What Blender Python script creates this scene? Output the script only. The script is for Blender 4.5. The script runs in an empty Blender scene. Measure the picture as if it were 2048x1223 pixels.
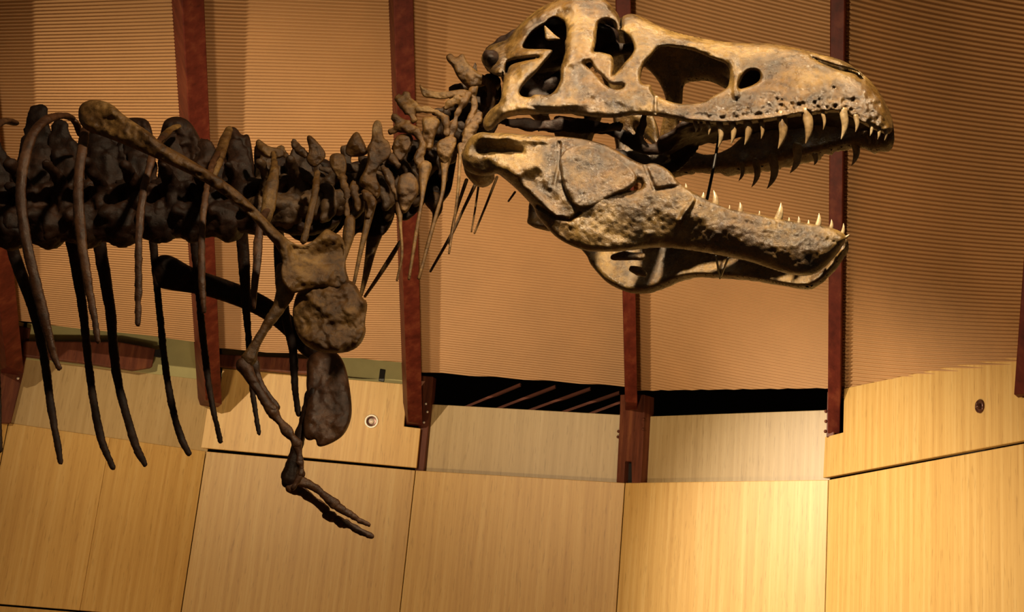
import bpy, math, random
import numpy as np
from mathutils import Vector, Matrix

# ------------------------------------------------------------------ camera
W_PX, H_PX, F_PX = 2048.0, 1223.0, 2400.0
PITCH, ROLL = math.radians(14.3), math.radians(5.4)
EYE = np.array([0.0, 0.0, 1.6])
_fw = np.array([0, math.cos(PITCH), math.sin(PITCH)])
_u0 = np.array([0, -math.sin(PITCH), math.cos(PITCH)])
_r0 = np.array([1.0, 0, 0])
_rt = math.cos(ROLL) * _r0 + math.sin(ROLL) * _u0
_up = -math.sin(ROLL) * _r0 + math.cos(ROLL) * _u0
scene = bpy.context.scene
col = scene.collection
cd = bpy.data.cameras.new('camera')
cam = bpy.data.objects.new('camera', cd)
col.objects.link(cam)
cd.sensor_fit = 'HORIZONTAL'
cd.sensor_width = 36.0
cd.lens = 36.0 * F_PX / W_PX
cd.clip_end = 200
cam.matrix_world = Matrix(((_rt[0], _up[0], -_fw[0], EYE[0]), (_rt[1], _up[1], -_fw[1], EYE[1]),
                           (_rt[2], _up[2], -_fw[2], EYE[2]), (0, 0, 0, 1)))
scene.camera = cam

# ------------------------------------------------------------------ world, lamps, added fill lights, exposure
scene.view_settings.view_transform = 'Standard'
scene.view_settings.look = 'None'
scene.view_settings.gamma = 1.0
scene.view_settings.use_curve_mapping = False
scene.view_settings.exposure = 0.0
world = bpy.data.worlds.new('hall_air')
scene.world = world
world.use_nodes = True
world.node_tree.nodes['Background'].inputs[0].default_value = (1.0, 0.72, 0.42, 1)
world.node_tree.nodes['Background'].inputs[1].default_value = 0.05
WARM = (1.0, 0.75, 0.46)


def lamp(name, loc, aim, power, size_deg, blend=0.6, radius=0.12, colour=WARM):
    l = bpy.data.lights.new(name, 'SPOT')
    l.energy = power
    l.spot_size = math.radians(size_deg)
    l.spot_blend = blend
    l.shadow_soft_size = radius
    l.color = colour
    o = bpy.data.objects.new(name, l)
    o.location = loc
    o.rotation_euler = (Vector(aim) - Vector(loc)).to_track_quat('-Z', 'Y').to_euler()
    col.objects.link(o)
    return o


lamp('spot_lamp_skull', (-0.3, 1.15, 6.6), (0.6, 3.5, 2.95), 2650, 30, 0.85, 0.08)
lamp('body_fill_light', (1.0, 0.2, 5.6), (-0.8, 3.4, 2.6), 760, 34, 0.9, 0.12)  # added fill for the dim body, no fixture known there
lamp('spot_lamp_wall', (-4.0, 3.0, 4.4), (-0.2, 11.0, 1.7), 1450, 66, 0.7, 0.05, (1.0, 0.76, 0.47))
lamp('spot_lamp_wall_right', (-3.9, 7.3, 4.2), (2.6, 8.5, 1.5), 3300, 46, 1.0, 0.05, (1.0, 0.84, 0.62))
lamp('ceiling_fill_left', (-2.6, 6.4, 0.25), (-2.4, 9.6, 4.8), 420, 76, 0.8, 0.2)  # three added fills below the view, lighting the ceiling in place of bounce
lamp('ceiling_fill_middle', (-0.3, 5.6, 0.25), (0.0, 9.0, 4.8), 480, 76, 0.8, 0.2)
lamp('ceiling_fill_right', (-0.6, 4.6, 0.25), (2.6, 6.8, 4.7), 540, 72, 0.8, 0.2)

# ------------------------------------------------------------------ helpers
random.seed(4)
rng = np.random.default_rng(4)


def ray(px, py):
    return _fw + (px - 1024.0) / F_PX * _rt - (py - 611.5) / F_PX * _up


def at_y(px, py, y):
    d = ray(px, py)
    return EYE + d * (y / d[1])


def at_z(px, py, z):
    d = ray(px, py)
    return EYE + d * ((z - EYE[2]) / d[2])


def at_depth(px, py, dep):
    return EYE + ray(px, py) * dep


Y0 = 3.85            # the skeleton's middle plane


BODY = (np.array([0.0, Y0, 3.0]), np.array([0.0, 1.0, 0.0]))
YAW = math.radians(24)         # the head turns a little towards the visitor
HEAD = (at_y(960, 200, Y0), np.array([math.sin(YAW), math.cos(YAW), 0.0]))
FRAME = BODY                   # middle plane of whatever is being built: point, sideways axis


def S(u, v, w):
    """point of the skeleton w metres behind (+) or in front (-) of its middle plane"""
    p0, n = FRAME
    d = ray(u, v)
    return EYE + d * (((p0 - EYE) @ n + w) / (d @ n))


def flip(p):
    """the same point on the other side of the middle plane"""
    p0, n = FRAME
    return p - 2 * ((p - p0) @ n) * n


def mpp(u, v, w=0.0):
    """metres for one photograph pixel at that place"""
    return float((S(u, v, w) - EYE) @ _fw) / F_PX


def mesh_obj(name, verts, faces, mat, parent=None, smooth=False):
    me = bpy.data.meshes.new(name)
    me.from_pydata([tuple(map(float, p)) for p in verts], [], faces)
    me.validate()
    if smooth:
        me.polygons.foreach_set('use_smooth', [True] * len(me.polygons))
    me.materials.append(mat)
    o = bpy.data.objects.new(name, me)
    col.objects.link(o)
    if parent is not None:
        o.parent = parent
        if parent.name.startswith('dinosaur_skeleton'):
            o.matrix_parent_inverse = Matrix.Translation(-Vector(parent.location))
    return o


def empty(name, loc=(0, 0, 0)):
    o = bpy.data.objects.new(name, None)
    o.location = loc
    col.objects.link(o)
    return o


def tag(o, label=None, cat=None, group=None, kind=None):
    if label:
        o['label'] = label
    if cat:
        o['category'] = cat
    if group:
        o['group'] = group
    if kind:
        o['kind'] = kind
    return o


def prism(poly, off):
    """a closed slab from a planar polygon and an offset vector"""
    n = len(poly)
    v = [np.array(p) for p in poly] + [np.array(p) + off for p in poly]
    f = [tuple(range(n)), tuple(reversed(range(n, 2 * n)))]
    for i in range(n):
        j = (i + 1) % n
        f.append((i, i + n, j + n, j))
    return v, f


# ------------------------------------------------------------------ materials
def new_mat(name):
    m = bpy.data.materials.new(name)
    m.use_nodes = True
    nt = m.node_tree
    return m, nt, nt.nodes, nt.links, nt.nodes['Principled BSDF']


def ramp(nodes, stops):
    r = nodes.new('ShaderNodeValToRGB')
    while len(r.color_ramp.elements) < len(stops):
        r.color_ramp.elements.new(0.5)
    for e, (p, c) in zip(r.color_ramp.elements, stops):
        e.position = p
        e.color = (*c, 1)
    return r


def noise(nt, coord, scale, detail=6, rough=0.6, mapping=None):
    n = nt.nodes.new('ShaderNodeTexNoise')
    n.inputs['Scale'].default_value = scale
    n.inputs['Detail'].default_value = detail
    n.inputs['Roughness'].default_value = rough
    if mapping:
        mp = nt.nodes.new('ShaderNodeMapping')
        mp.inputs['Scale'].default_value = mapping
        nt.links.new(coord, mp.inputs['Vector'])
        nt.links.new(mp.outputs[0], n.inputs['Vector'])
    else:
        nt.links.new(coord, n.inputs['Vector'])
    return n


def mat_bone(name, stops, rough=(0.28, 0.6), bump=0.5, scale=9.0, spec=0.85):
    m, nt, N, L, b = new_mat(name)
    tc = N.new('ShaderNodeTexCoord')
    n1 = noise(nt, tc.outputs['Object'], scale, 9, 0.68)
    r1 = ramp(N, stops)
    L.new(n1.outputs['Fac'], r1.inputs['Fac'])
    n0 = noise(nt, tc.outputs['Object'], 3.7, 5, 0.6)
    r0 = ramp(N, [(0.40, (1, 1, 1)), (0.58, (0.46, 0.37, 0.27))])
    L.new(n0.outputs['Fac'], r0.inputs['Fac'])
    m0 = N.new('ShaderNodeMix')
    m0.data_type = 'RGBA'
    m0.blend_type = 'MULTIPLY'
    m0.inputs[0].default_value = 0.85
    L.new(r1.outputs[0], m0.inputs[6])
    L.new(r0.outputs[0], m0.inputs[7])
    n2 = noise(nt, tc.outputs['Object'], 46, 6, 0.7)
    r2 = ramp(N, [(0.32, (0.22, 0.19, 0.17)), (0.54, (1, 1, 1))])
    L.new(n2.outputs['Fac'], r2.inputs['Fac'])
    mx = N.new('ShaderNodeMix')
    mx.data_type = 'RGBA'
    mx.blend_type = 'MULTIPLY'
    mx.inputs[0].default_value = 0.75
    L.new(m0.outputs[2], mx.inputs[6])
    L.new(r2.outputs[0], mx.inputs[7])
    L.new(mx.outputs[2], b.inputs['Base Color'])
    mr = N.new('ShaderNodeMapRange')
    mr.inputs[1].default_value = 0.3
    mr.inputs[2].default_value = 0.7
    mr.inputs[3].default_value = rough[0]
    mr.inputs[4].default_value = rough[1]
    n3 = noise(nt, tc.outputs['Object'], 24, 4, 0.6)
    L.new(n3.outputs['Fac'], mr.inputs[0])
    L.new(mr.outputs[0], b.inputs['Roughness'])
    b.inputs['Specular IOR Level'].default_value = spec
    n4 = noise(nt, tc.outputs['Object'], 34, 10, 0.72)
    bp = N.new('ShaderNodeBump')
    bp.inputs['Strength'].default_value = bump
    bp.inputs['Distance'].default_value = 0.02
    L.new(n4.outputs['Fac'], bp.inputs['Height'])
    L.new(bp.outputs[0], b.inputs['Normal'])
    return m


def mat_wood(name, stops, scale=1.0, rough=0.45, grain=(24, 24, 0.6), bump=0.08, vary=0.12, spec=0.5):
    m, nt, N, L, b = new_mat(name)
    tc = N.new('ShaderNodeTexCoord')
    oi = N.new('ShaderNodeObjectInfo')
    ad = N.new('ShaderNodeVectorMath')
    ad.operation = 'ADD'
    L.new(tc.outputs['Object'], ad.inputs[0])
    sc = N.new('ShaderNodeVectorMath')
    sc.operation = 'SCALE'
    sc.inputs[0].default_value = (7.0, 5.0, 11.0)
    L.new(oi.outputs['Random'], sc.inputs['Scale'])
    L.new(sc.outputs[0], ad.inputs[1])
    n1 = noise(nt, ad.outputs[0], scale, 7, 0.6, grain)
    r1 = ramp(N, stops)
    L.new(n1.outputs['Fac'], r1.inputs['Fac'])
    n2 = noise(nt, ad.outputs[0], scale * 3.1, 4, 0.5, (grain[0], grain[1], grain[2] * 4))
    r2 = ramp(N, [(0.30, (0.80, 0.78, 0.74)), (0.42, (1, 1, 1))])
    L.new(n2.outputs['Fac'], r2.inputs['Fac'])
    mx = N.new('ShaderNodeMix')
    mx.data_type = 'RGBA'
    mx.blend_type = 'MULTIPLY'
    mx.inputs[0].default_value = 1.0
    L.new(r1.outputs[0], mx.inputs[6])
    L.new(r2.outputs[0], mx.inputs[7])
    hs = N.new('ShaderNodeHueSaturation')
    mr = N.new('ShaderNodeMapRange')
    mr.inputs[3].default_value = 1 - vary
    mr.inputs[4].default_value = 1 + vary
    L.new(oi.outputs['Random'], mr.inputs[0])
    L.new(mr.outputs[0], hs.inputs['Value'])
    L.new(mx.outputs[2], hs.inputs['Color'])
    L.new(hs.outputs[0], b.inputs['Base Color'])
    b.inputs['Roughness'].default_value = rough
    b.inputs['Specular IOR Level'].default_value = spec
    bp = N.new('ShaderNodeBump')
    bp.inputs['Strength'].default_value = bump
    bp.inputs['Distance'].default_value = 0.01
    L.new(n1.outputs['Fac'], bp.inputs['Height'])
    L.new(bp.outputs[0], b.inputs['Normal'])
    return m


def mat_plain(name, c, rough=0.6, metal=0.0, var=0.15, scale=6.0):
    m, nt, N, L, b = new_mat(name)
    tc = N.new('ShaderNodeTexCoord')
    n1 = noise(nt, tc.outputs['Object'], scale, 5)
    a = tuple(x * (1 - var) for x in c)
    d = tuple(min(1, x * (1 + var)) for x in c)
    r1 = ramp(N, [(0.3, a), (0.7, d)])
    L.new(n1.outputs['Fac'], r1.inputs['Fac'])
    L.new(r1.outputs[0], b.inputs['Base Color'])
    b.inputs['Roughness'].default_value = rough
    b.inputs['Metallic'].default_value = metal
    return m


M_SKULL = mat_bone('fossil_bone_golden', [(0.30, (0.035, 0.021, 0.010)), (0.43, (0.14, 0.083, 0.024)),
                                          (0.55, (0.29, 0.176, 0.047)), (0.72, (0.40, 0.275, 0.105))], rough=(0.17, 0.42), bump=0.5, spec=1.0)
M_BONE = mat_bone('fossil_bone_brown', [(0.30, (0.05, 0.024, 0.009)), (0.46, (0.17, 0.088, 0.024)),
                                        (0.60, (0.30, 0.172, 0.052)), (0.76, (0.42, 0.28, 0.11))], bump=0.4, spec=0.5)
M_BONE_SHADED = mat_bone('fossil_bone_shaded', [(0.3, (0.014, 0.006, 0.003)), (0.55, (0.036, 0.015, 0.007)),
                                      (0.75, (0.085, 0.036, 0.016))], rough=(0.4, 0.7), bump=0.3, spec=0.3)  # shaded copy of the bone: shade put into a darker colour
M_NRIB = mat_bone('fossil_bone_russet', [(0.3, (0.05, 0.020, 0.009)), (0.55, (0.12, 0.052, 0.022)),
                                         (0.75, (0.20, 0.10, 0.04))], rough=(0.3, 0.6), bump=0.3, spec=0.5)
M_VERT = mat_bone('fossil_bone_half_shaded', [(0.3, (0.035, 0.018, 0.010)), (0.5, (0.10, 0.055, 0.024)),
                                       (0.68, (0.20, 0.12, 0.055))], rough=(0.35, 0.65), bump=0.35, spec=0.5)  # darker copy of the brown bone, carries the shade on the neck bulk
M_TOOTH = mat_bone('tooth_enamel', [(0.3, (0.42, 0.30, 0.15)), (0.55, (0.66, 0.52, 0.30)),
                                    (0.75, (0.80, 0.70, 0.48))], rough=(0.2, 0.4), bump=0.15, scale=14)
M_PANEL = mat_wood('bamboo_panel', [(0.30, (0.49, 0.285, 0.080)), (0.52, (0.58, 0.36, 0.110)),
                                    (0.70, (0.64, 0.43, 0.155))])
M_PANEL_PALE = mat_wood('pale_panel', [(0.30, (0.37, 0.255, 0.11)), (0.52, (0.43, 0.305, 0.14)),
                                       (0.70, (0.47, 0.345, 0.17))], vary=0.06)
M_FRIEZE = mat_plain('olive_paint', (0.40, 0.36, 0.16), 0.7, 0, 0.08)
M_BEAM = mat_wood('red_timber', [(0.30, (0.055, 0.008, 0.005)), (0.52, (0.10, 0.016, 0.009)),
                                 (0.72, (0.16, 0.040, 0.018))], 0.8, 0.5, (14, 14, 1.2), 0.12, 0.1, 0.15)
M_POST = mat_wood('brown_timber', [(0.30, (0.06, 0.018, 0.010)), (0.52, (0.12, 0.035, 0.018)),
                                   (0.72, (0.20, 0.07, 0.03))], 0.9, 0.5, (16, 16, 1.5), 0.15, 0.1, 0.2)
M_SHEET = mat_plain('corrugated_sheet', (0.40, 0.222, 0.092), 0.55, 0.0, 0.10, 1.2)
M_DARK = mat_plain('dark_void', (0.012, 0.007, 0.006), 0.9)
M_LATH = mat_plain('dark_lath', (0.16, 0.05, 0.03), 0.8)
M_BLACK = mat_plain('black_steel', (0.012, 0.010, 0.009), 0.45)
M_CHROME = mat_plain('pale_chrome_sheen', (0.9, 0.82, 0.70), 0.3, 0.25, 0.05)  # pale satin colour stands in for the bright reflections of chrome
M_SMOKE = mat_plain('smoked_bronze', (0.09, 0.035, 0.022), 0.25, 0.4, 0.1)
M_FLOOR = mat_plain('floor_boards', (0.22, 0.13, 0.06), 0.5)

# ------------------------------------------------------------------ the hall: curved wall of flat facets
H_TOP = 2.8
SEAM_PX = [(17, 845), (412, 902), (831, 940), (1250, 965), (1657, 959), (2048, 886)]
SEAM = [at_z(u, v, H_TOP) for u, v in SEAM_PX]
SEAM = [SEAM[0] + np.array([-1.0, -1.55, 0])] + SEAM + [SEAM[-1] + np.array([0.05, -1.9, 0])]
SEAM = [SEAM[0] + np.array([-0.45, -1.8, 0])] + SEAM
# SEAM[k + 2] belongs to SEAM_PX[k]; facet k runs from SEAM[k+2] to SEAM[k+3]


def facet(k):
    A, B = SEAM[k + 2].copy(), SEAM[k + 3].copy()
    d = B - A
    d[2] = 0
    d /= np.linalg.norm(d)
    n = np.array([d[1], -d[0], 0])        # towards the room
    return A, B, d, n


def on_facet(k, px, py, inset=0.0):
    """point of the facet's vertical plane; inset moves the plane into the room"""
    A, B, d, n = facet(k)
    A = A + n * inset
    r = ray(px, py)
    t = ((A - EYE) @ n) / (r @ n)
    return EYE + r * t


floor = mesh_obj('floor', [(-9, -3, 0), (9, -3, 0), (9, 16, 0), (-9, 16, 0), (-9, -3, -0.1), (9, -3, -0.1),
                           (9, 16, -0.1), (-9, 16, -0.1)],
                 [(0, 1, 2, 3), (7, 6, 5, 4), (0, 4, 5, 1), (1, 5, 6, 2), (2, 6, 7, 3), (3, 7, 4, 0)], M_FLOOR)
tag(floor, kind='structure')

# dark backing behind the panels, lower part right behind them, upper part set back behind the open gap
bv, bf = [], []
for k, p in enumerate(SEAM):
    kk = min(max(k - 2, -2), 5)
    nn = facet(min(max(kk, -2), 5))[3]
    if 0 < k < len(SEAM) - 1:
        n2 = facet(kk - 1)[3]
        nn = (nn + n2) / np.linalg.norm(nn + n2)
    q = p - nn * 0.16
    r = p - nn * 1.5
    bv += [(q[0], q[1], 0.0), (q[0], q[1], 2.72), (r[0], r[1], 2.72), (r[0], r[1], 5.6)]
for k in range(len(SEAM) - 1):
    a, b = 4 * k, 4 * k + 4
    for j in range(3):
        bf.append((a + j, b + j, b + j + 1, a + j + 1))
wall = mesh_obj('wall_back', bv, bf, M_DARK)
tag(wall, kind='structure')


def panel(k, pts, mat, inset=0.0, thick=0.03, name='panel'):
    n = facet(k)[3]
    poly = [on_facet(k, u, v, inset) for u, v in pts]
    v, f = prism(poly, -n * thick)
    o = mesh_obj(name, v, f, mat, wall)
    bev = o.modifiers.new('edge', 'BEVEL')
    bev.width = 0.004
    bev.segments = 1
    return o


def panel3(k, s0, s1, z0, z1, mat, inset=0.0, thick=0.03, name='panel'):
    """a rectangular panel from facet fractions and heights"""
    A, B, d, n = facet(k)
    L = np.linalg.norm((B - A)[:2])
    P = [A + d * (L * s) + n * inset for s in (s0, s1)]
    poly = [np.array([P[0][0], P[0][1], z0]), np.array([P[1][0], P[1][1], z0]),
            np.array([P[1][0], P[1][1], z1]), np.array([P[0][0], P[0][1], z1])]
    v, f = prism(poly, -n * thick)
    o = mesh_obj(name, v, f, mat, wall)
    bev = o.modifiers.new('edge', 'BEVEL')
    bev.width = 0.004
    bev.segments = 1
    return o


Z_LOW = at_z(60, 1216, 1.6)[2]
pl = on_facet(0, 60, 1214)
Z_LOW = float(pl[2])
for k in range(-2, 6):
    g = 0.0012
    if k == 0:
        panel3(k, g, 0.497, Z_LOW + 0.008, H_TOP, M_PANEL)
        panel3(k, 0.498, 1 - g, Z_LOW + 0.008, H_TOP, M_PANEL)
    else:
        panel3(k, g, 1 - g, Z_LOW + 0.008, H_TOP, M_PANEL)
    panel3(k, g, 1 - g, 0.02, Z_LOW - 0.008, M_PANEL)
# upper panels: facets 0, 2, 3 recessed and pale; facets 1, 4 proud with notches for the beams
panel(0, [(20, 850), (415, 908), (432, 745), (40, 690)], M_PANEL_PALE, -0.012)
panel(0, [(52, 718), (432, 762), (434, 680), (54, 645)], M_FRIEZE, -0.004, 0.012, 'frieze_strip')
panel(2, [(838, 946), (1236, 968), (1246, 829), (852, 807)], M_PANEL_PALE, -0.09)
panel(3, [(1262, 970), (1660, 964), (1660, 819), (1270, 833)], M_PANEL_PALE, -0.09)
panel(1, [(384, 893), (833, 935), (841, 856), (808, 852), (815, 768), (445, 736), (437, 812), (395, 812)],
      M_PANEL, 0.012, 0.05)
panel(1, [(443, 762), (815, 796), (815, 722), (443, 688)], M_FRIEZE, -0.05, 0.02, 'frieze_strip')
panel(4, [(1646, 955), (2052, 879), (2052, 794), (2043, 794), (2042, 702), (1688, 776), (1686, 864), (1650, 873)],
      M_PANEL, 0.012, 0.05)
panel3(5, 0.004, 0.996, H_TOP + 0.01, H_TOP + 0.86, M_PANEL_PALE, -0.02)
A, B, d, n = facet(-1)
panel3(-1, 0.0, 1.0, H_TOP + 0.01, H_TOP + 0.9, M_PANEL_PALE, -0.05)
panel3(-2, 0.0, 1.0, H_TOP + 0.01, H_TOP + 0.9, M_PANEL, 0.0)
slot = panel(1, [(757, 761), (768, 763), (771, 739), (760, 737)], M_BLACK, -0.040, 0.02, 'vent_slot')

# ------------------------------------------------------------------ vaulted ceiling: beams and corrugated sheets
BEAM_PX = [((20, 745), (-66, 0), 0.70, 745), ((420, 800), (375, 0), 0.70, 810), ((825, 800), (801, 0), 0.74, 852),
           ((1262, 800), (1246, 0), 0.80, 812), ((1669, 800), (1676, 0), 0.85, 868), ((2052, 750), (2110, 0), 0.85, 790)]


def dep(p):
    return float((np.array(p) - EYE) @ _fw)


BEAMS = []
for k, (b, t, ratio, vend) in enumerate(BEAM_PX):
    d0 = dep(SEAM[k + 2]) - 0.05
    P = at_depth(b[0], b[1], d0)
    T = at_depth(t[0], t[1], d0 * ratio)
    BEAMS.append((P, T))


def beam_pt(k, t):
    P, T = BEAMS[k]
    return P + (T - P) * t


def beam_t(k, py):
    """beam parameter where it crosses the photograph's row py"""
    lo, hi = -1.0, 2.0
    for _ in range(40):
        m = 0.5 * (lo + hi)
        q = beam_pt(k, m) - EYE
        y = 611.5 - F_PX * (q @ _up) / (q @ _fw)
        if y > py:
            lo = m
        else:
            hi = m
    return 0.5 * (lo + hi)


def room_normal(k):
    """into the room, square to beam k"""
    P, T = BEAMS[k]
    ax = (T - P) / np.linalg.norm(T - P)
    a = facet(k - 1)[3]
    b = facet(k)[3]
    m = (a + b) / np.linalg.norm(a + b)
    m = m - ax * (m @ ax)
    m /= np.linalg.norm(m)
    return ax, m, np.cross(ax, m)


T_END = 1.75
deck_v, deck_f = [], []
for k in range(6):
    ax, m, sd = room_normal(k)
    for t in (0.0, T_END):
        q = beam_pt(k, t) - m * 0.75
        deck_v.append(q)
for k in range(5):
    deck_f.append((2 * k, 2 * k + 2, 2 * k + 3, 2 * k + 1))
ceiling = mesh_obj('ceiling', deck_v, deck_f, M_DARK)
tag(ceiling, kind='structure')

# corrugated sheets
SLOPE = [0.035, 0.005, 0.12, 0.20, 0.13]          # run of the corrugations across each bay
BOT = [(655, 700), (712, 742), (756, 788), (790, 786), (800, 735)]
PITCH_M = 0.0285
for k in range(5):
    La, Lb = BEAMS[k], BEAMS[k + 1]
    tl, tr = beam_t(k, 380), beam_t(k + 1, 380 + SLOPE[k] * (BEAM_PX[k + 1][0][0] - BEAM_PX[k][0][0]))
    kap = tr - tl
    b0, b1 = beam_t(k, BOT[k][0]), beam_t(k + 1, BOT[k][1])
    length = 0.5 * (np.linalg.norm(La[1] - La[0]) + np.linalg.norm(Lb[1] - Lb[0]))
    dp = PITCH_M / length
    ax0, m0, _ = room_normal(k)
    ax1, m1, _ = room_normal(k + 1)
    mm = (m0 + m1) / np.linalg.norm(m0 + m1)
    NS = 26 if k in (2, 3, 4) else 10
    q0 = min(b0, b1) - abs(kap) - dp
    q1 = T_END + abs(kap)
    sub = 8
    qs = np.arange(q0, q1, dp / sub)
    V = np.zeros((len(qs), NS + 1, 3))
    for j in range(NS + 1):
        s = -0.05 + 1.10 * j / NS       # lapped under the beams
        tb = b0 + (b1 - b0) * s
        t = np.clip(qs + kap * s, tb, T_END)
        ph = (t - kap * s) / dp * 2 * math.pi
        base = (La[0] + np.outer(t, La[1] - La[0])) * (1 - s) + (Lb[0] + np.outer(t, Lb[1] - Lb[0])) * s
        V[:, j] = base - mm * 0.10 + np.outer(np.cos(ph), mm) * 0.0085
    nr = len(qs)
    F = [(i * (NS + 1) + j, i * (NS + 1) + j + 1, (i + 1) * (NS + 1) + j + 1, (i + 1) * (NS + 1) + j)
         for i in range(nr - 1) for j in range(NS)]
    o = mesh_obj('corrugated_sheet', V.reshape(-1, 3), F, M_SHEET, ceiling, True)

# one more bay beyond each edge of the view
SIDE_BAYS = []
for (k, step, fk) in ((5, SEAM[8] - SEAM[7], 5), (0, SEAM[1] - SEAM[2], -1)):
    Pa, Ta = BEAMS[k]
    SIDE_BAYS.append((Pa, Ta, Pa + step, Ta + step * 0.8, facet(fk)[3], k))
for (Pa, Ta, Pb, Tb, nn, k) in SIDE_BAYS:
    ax = (Ta - Pa) / np.linalg.norm(Ta - Pa)
    mm = nn - ax * (nn @ ax)
    mm /= np.linalg.norm(mm)
    dp = PITCH_M / np.linalg.norm(Ta - Pa)
    ts = np.arange(-0.02 if k else 0.08, T_END, dp / 8)
    V = []
    for t in ts:
        off = mm * (0.0085 * math.cos(t / dp * 2 * math.pi) - 0.10)
        for s_ in (0.0, 0.5, 1.0):
            V.append((Pa + (Ta - Pa) * t) * (1 - s_) + (Pb + (Tb - Pb) * t) * s_ + off)
    F = [(3 * i + j, 3 * i + j + 1, 3 * i + j + 4, 3 * i + j + 3) for i in range(len(ts) - 1) for j in range(2)]
    mesh_obj('corrugated_sheet', V, F, M_SHEET, ceiling, True)
    axb = (Tb - Pb) / np.linalg.norm(Tb - Pb)
    mb = nn - axb * (nn @ axb)
    mb /= np.linalg.norm(mb)
    sb = np.cross(axb, mb)
    ring = [p + sb * x + mb * y for p in (Pb - axb * 0.1, Pb + (Tb - Pb) * T_END)
            for (x, y) in ((-.055, -.14), (.055, -.14), (.055, .12), (-.055, .12))]
    mesh_obj('roof_beam', ring, [(3, 2, 1, 0), (4, 5, 6, 7), (0, 1, 5, 4), (1, 2, 6, 5), (2, 3, 7, 6), (3, 0, 4, 7)], M_BEAM, ceiling)

# red timber beams
for k in range(6):
    ax, m, sd = room_normal(k)
    m = np.array([0.3, 3.0, 0.0]) - BEAMS[k][0]      # every beam faces the middle of the hall
    m[2] = 0
    m = m - ax * (m @ ax)
    m /= np.linalg.norm(m)
    sd = np.cross(ax, m)
    t0 = beam_t(k, BEAM_PX[k][3])
    a, b = beam_pt(k, t0), beam_pt(k, T_END)
    hw = [.07, .074, .068, .052, .046, .05][k]
    bk, ft = (-0.14, 0.12) if k < 4 else (-0.10, 0.03)
    ring = []
    for p in (a, b):
        for (x, y) in ((-hw, bk), (hw, bk), (hw, ft), (-hw, ft)):
            q = p + sd * x + m * y
            ring.append(q + ax * ((p[2] - q[2]) / ax[2]))      # ends sawn level
    o = mesh_obj('roof_beam', ring, [(3, 2, 1, 0), (4, 5, 6, 7), (0, 1, 5, 4), (1, 2, 6, 5), (2, 3, 7, 6), (3, 0, 4, 7)],
                 M_BEAM, ceiling)
    bev = o.modifiers.new('edge', 'BEVEL')
    bev.width = 0.006
    bev.segments = 2


def post(k, pts, inset, thick, mat=M_POST, name='wall_post'):
    n = facet(k)[3]
    poly = [on_facet(k, u, v, inset) for u, v in pts]
    v, f = prism(poly, -n * thick)
    o = mesh_obj(name, v, f, mat, wall)
    bev = o.modifiers.new('edge', 'BEVEL')
    bev.width = 0.006
    bev.segments = 1
    return o


def ball(c, r, n=10):
    v, f = [], []
    for i in range(n // 2 + 1):
        th = math.pi * i / (n // 2)
        for j in range(n):
            a = 2 * math.pi * j / n
            v.append(c + r * np.array([math.sin(th) * math.cos(a), math.sin(th) * math.sin(a), math.cos(th)]))
    for i in range(n // 2):
        for j in range(n):
            f.append((i * n + j, i * n + (j + 1) % n, (i + 1) * n + (j + 1) % n, (i + 1) * n + j))
    return v, f


p2 = post(2, [(829, 942), (848, 943), (864, 780), (866, 752), (838, 750), (836, 860)], -0.04, 0.10)
for (u, v) in ((852, 807), (855, 823), (848, 844)):
    vv, ff = ball(on_facet(2, u, v, -0.04), 0.012)
    mesh_obj('bolt', vv, ff, M_CHROME, p2, True)
p3 = post(3, [(1232, 966), (1247, 966), (1249, 922), (1262, 922), (1263, 966), (1281, 966), (1288, 830), (1289, 788),
              (1240, 788), (1239, 830)], 0.0, 0.14)
post(3, [(1246, 966), (1264, 966), (1265, 920), (1248, 920)], -0.06, 0.04, M_BLACK, 'post_slot')
for (u, v) in ((1237, 862), (1236, 873), (1287, 838), (1286, 858)):
    vv, ff = ball(on_facet(3, u, v, 0.0), 0.014)
    mesh_obj('bolt', vv, ff, M_POST, p3, True)
p4 = post(3, [(1652, 874), (1668, 872), (1668, 780), (1654, 782)], 0.02, 0.10)
for (u, v) in ((1652, 822), (1652, 842), (1651, 862)):
    vv, ff = ball(on_facet(3, u, v, 0.02), 0.014)
    mesh_obj('bolt', vv, ff, M_POST, p4, True)
p0 = post(0, [(-4, 846), (22, 846), (46, 750), (62, 656), (-10, 640), (-10, 740)], 0.06, 0.16)
for (u, v) in ((28, 745), (36, 756)):
    vv, ff = ball(on_facet(0, u, v, 0.06), 0.013)
    mesh_obj('bolt', vv, ff, M_CHROME, p0, True)

# laths seen in the dark gap above the recessed panels
for (ua, va, ub, vb) in ((900, 826, 1040, 768), (960, 830, 1110, 772), (1025, 832, 1180, 776), (1090, 836, 1238, 784), (1150, 838, 1240, 804)):
    A_ = on_facet(2, ua, va, -0.3)
    B_ = on_facet(2, ub, vb, -0.3)
    n = facet(2)[3]
    dd = np.array([0, 0, 0.013])
    v, f = prism([A_ - dd, B_ - dd, B_ + dd, A_ + dd], -n * 0.04)
    mesh_obj('roof_lath', v, f, M_LATH, ceiling)

# timber braces standing off the wall
def brace(k, pts, inset, label):
    n = facet(k)[3]
    poly = [on_facet(k, u, v, inset) for u, v in pts]
    v, f = prism(poly, -n * 0.09)
    c = np.mean(np.array(v), axis=0)
    o = mesh_obj('timber_brace', [p - c for p in v], f, M_POST)
    o.location = c
    tag(o, label, 'brace')
    bev = o.modifiers.new('edge', 'BEVEL')
    bev.width = 0.012
    bev.segments = 2
    return o


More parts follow.
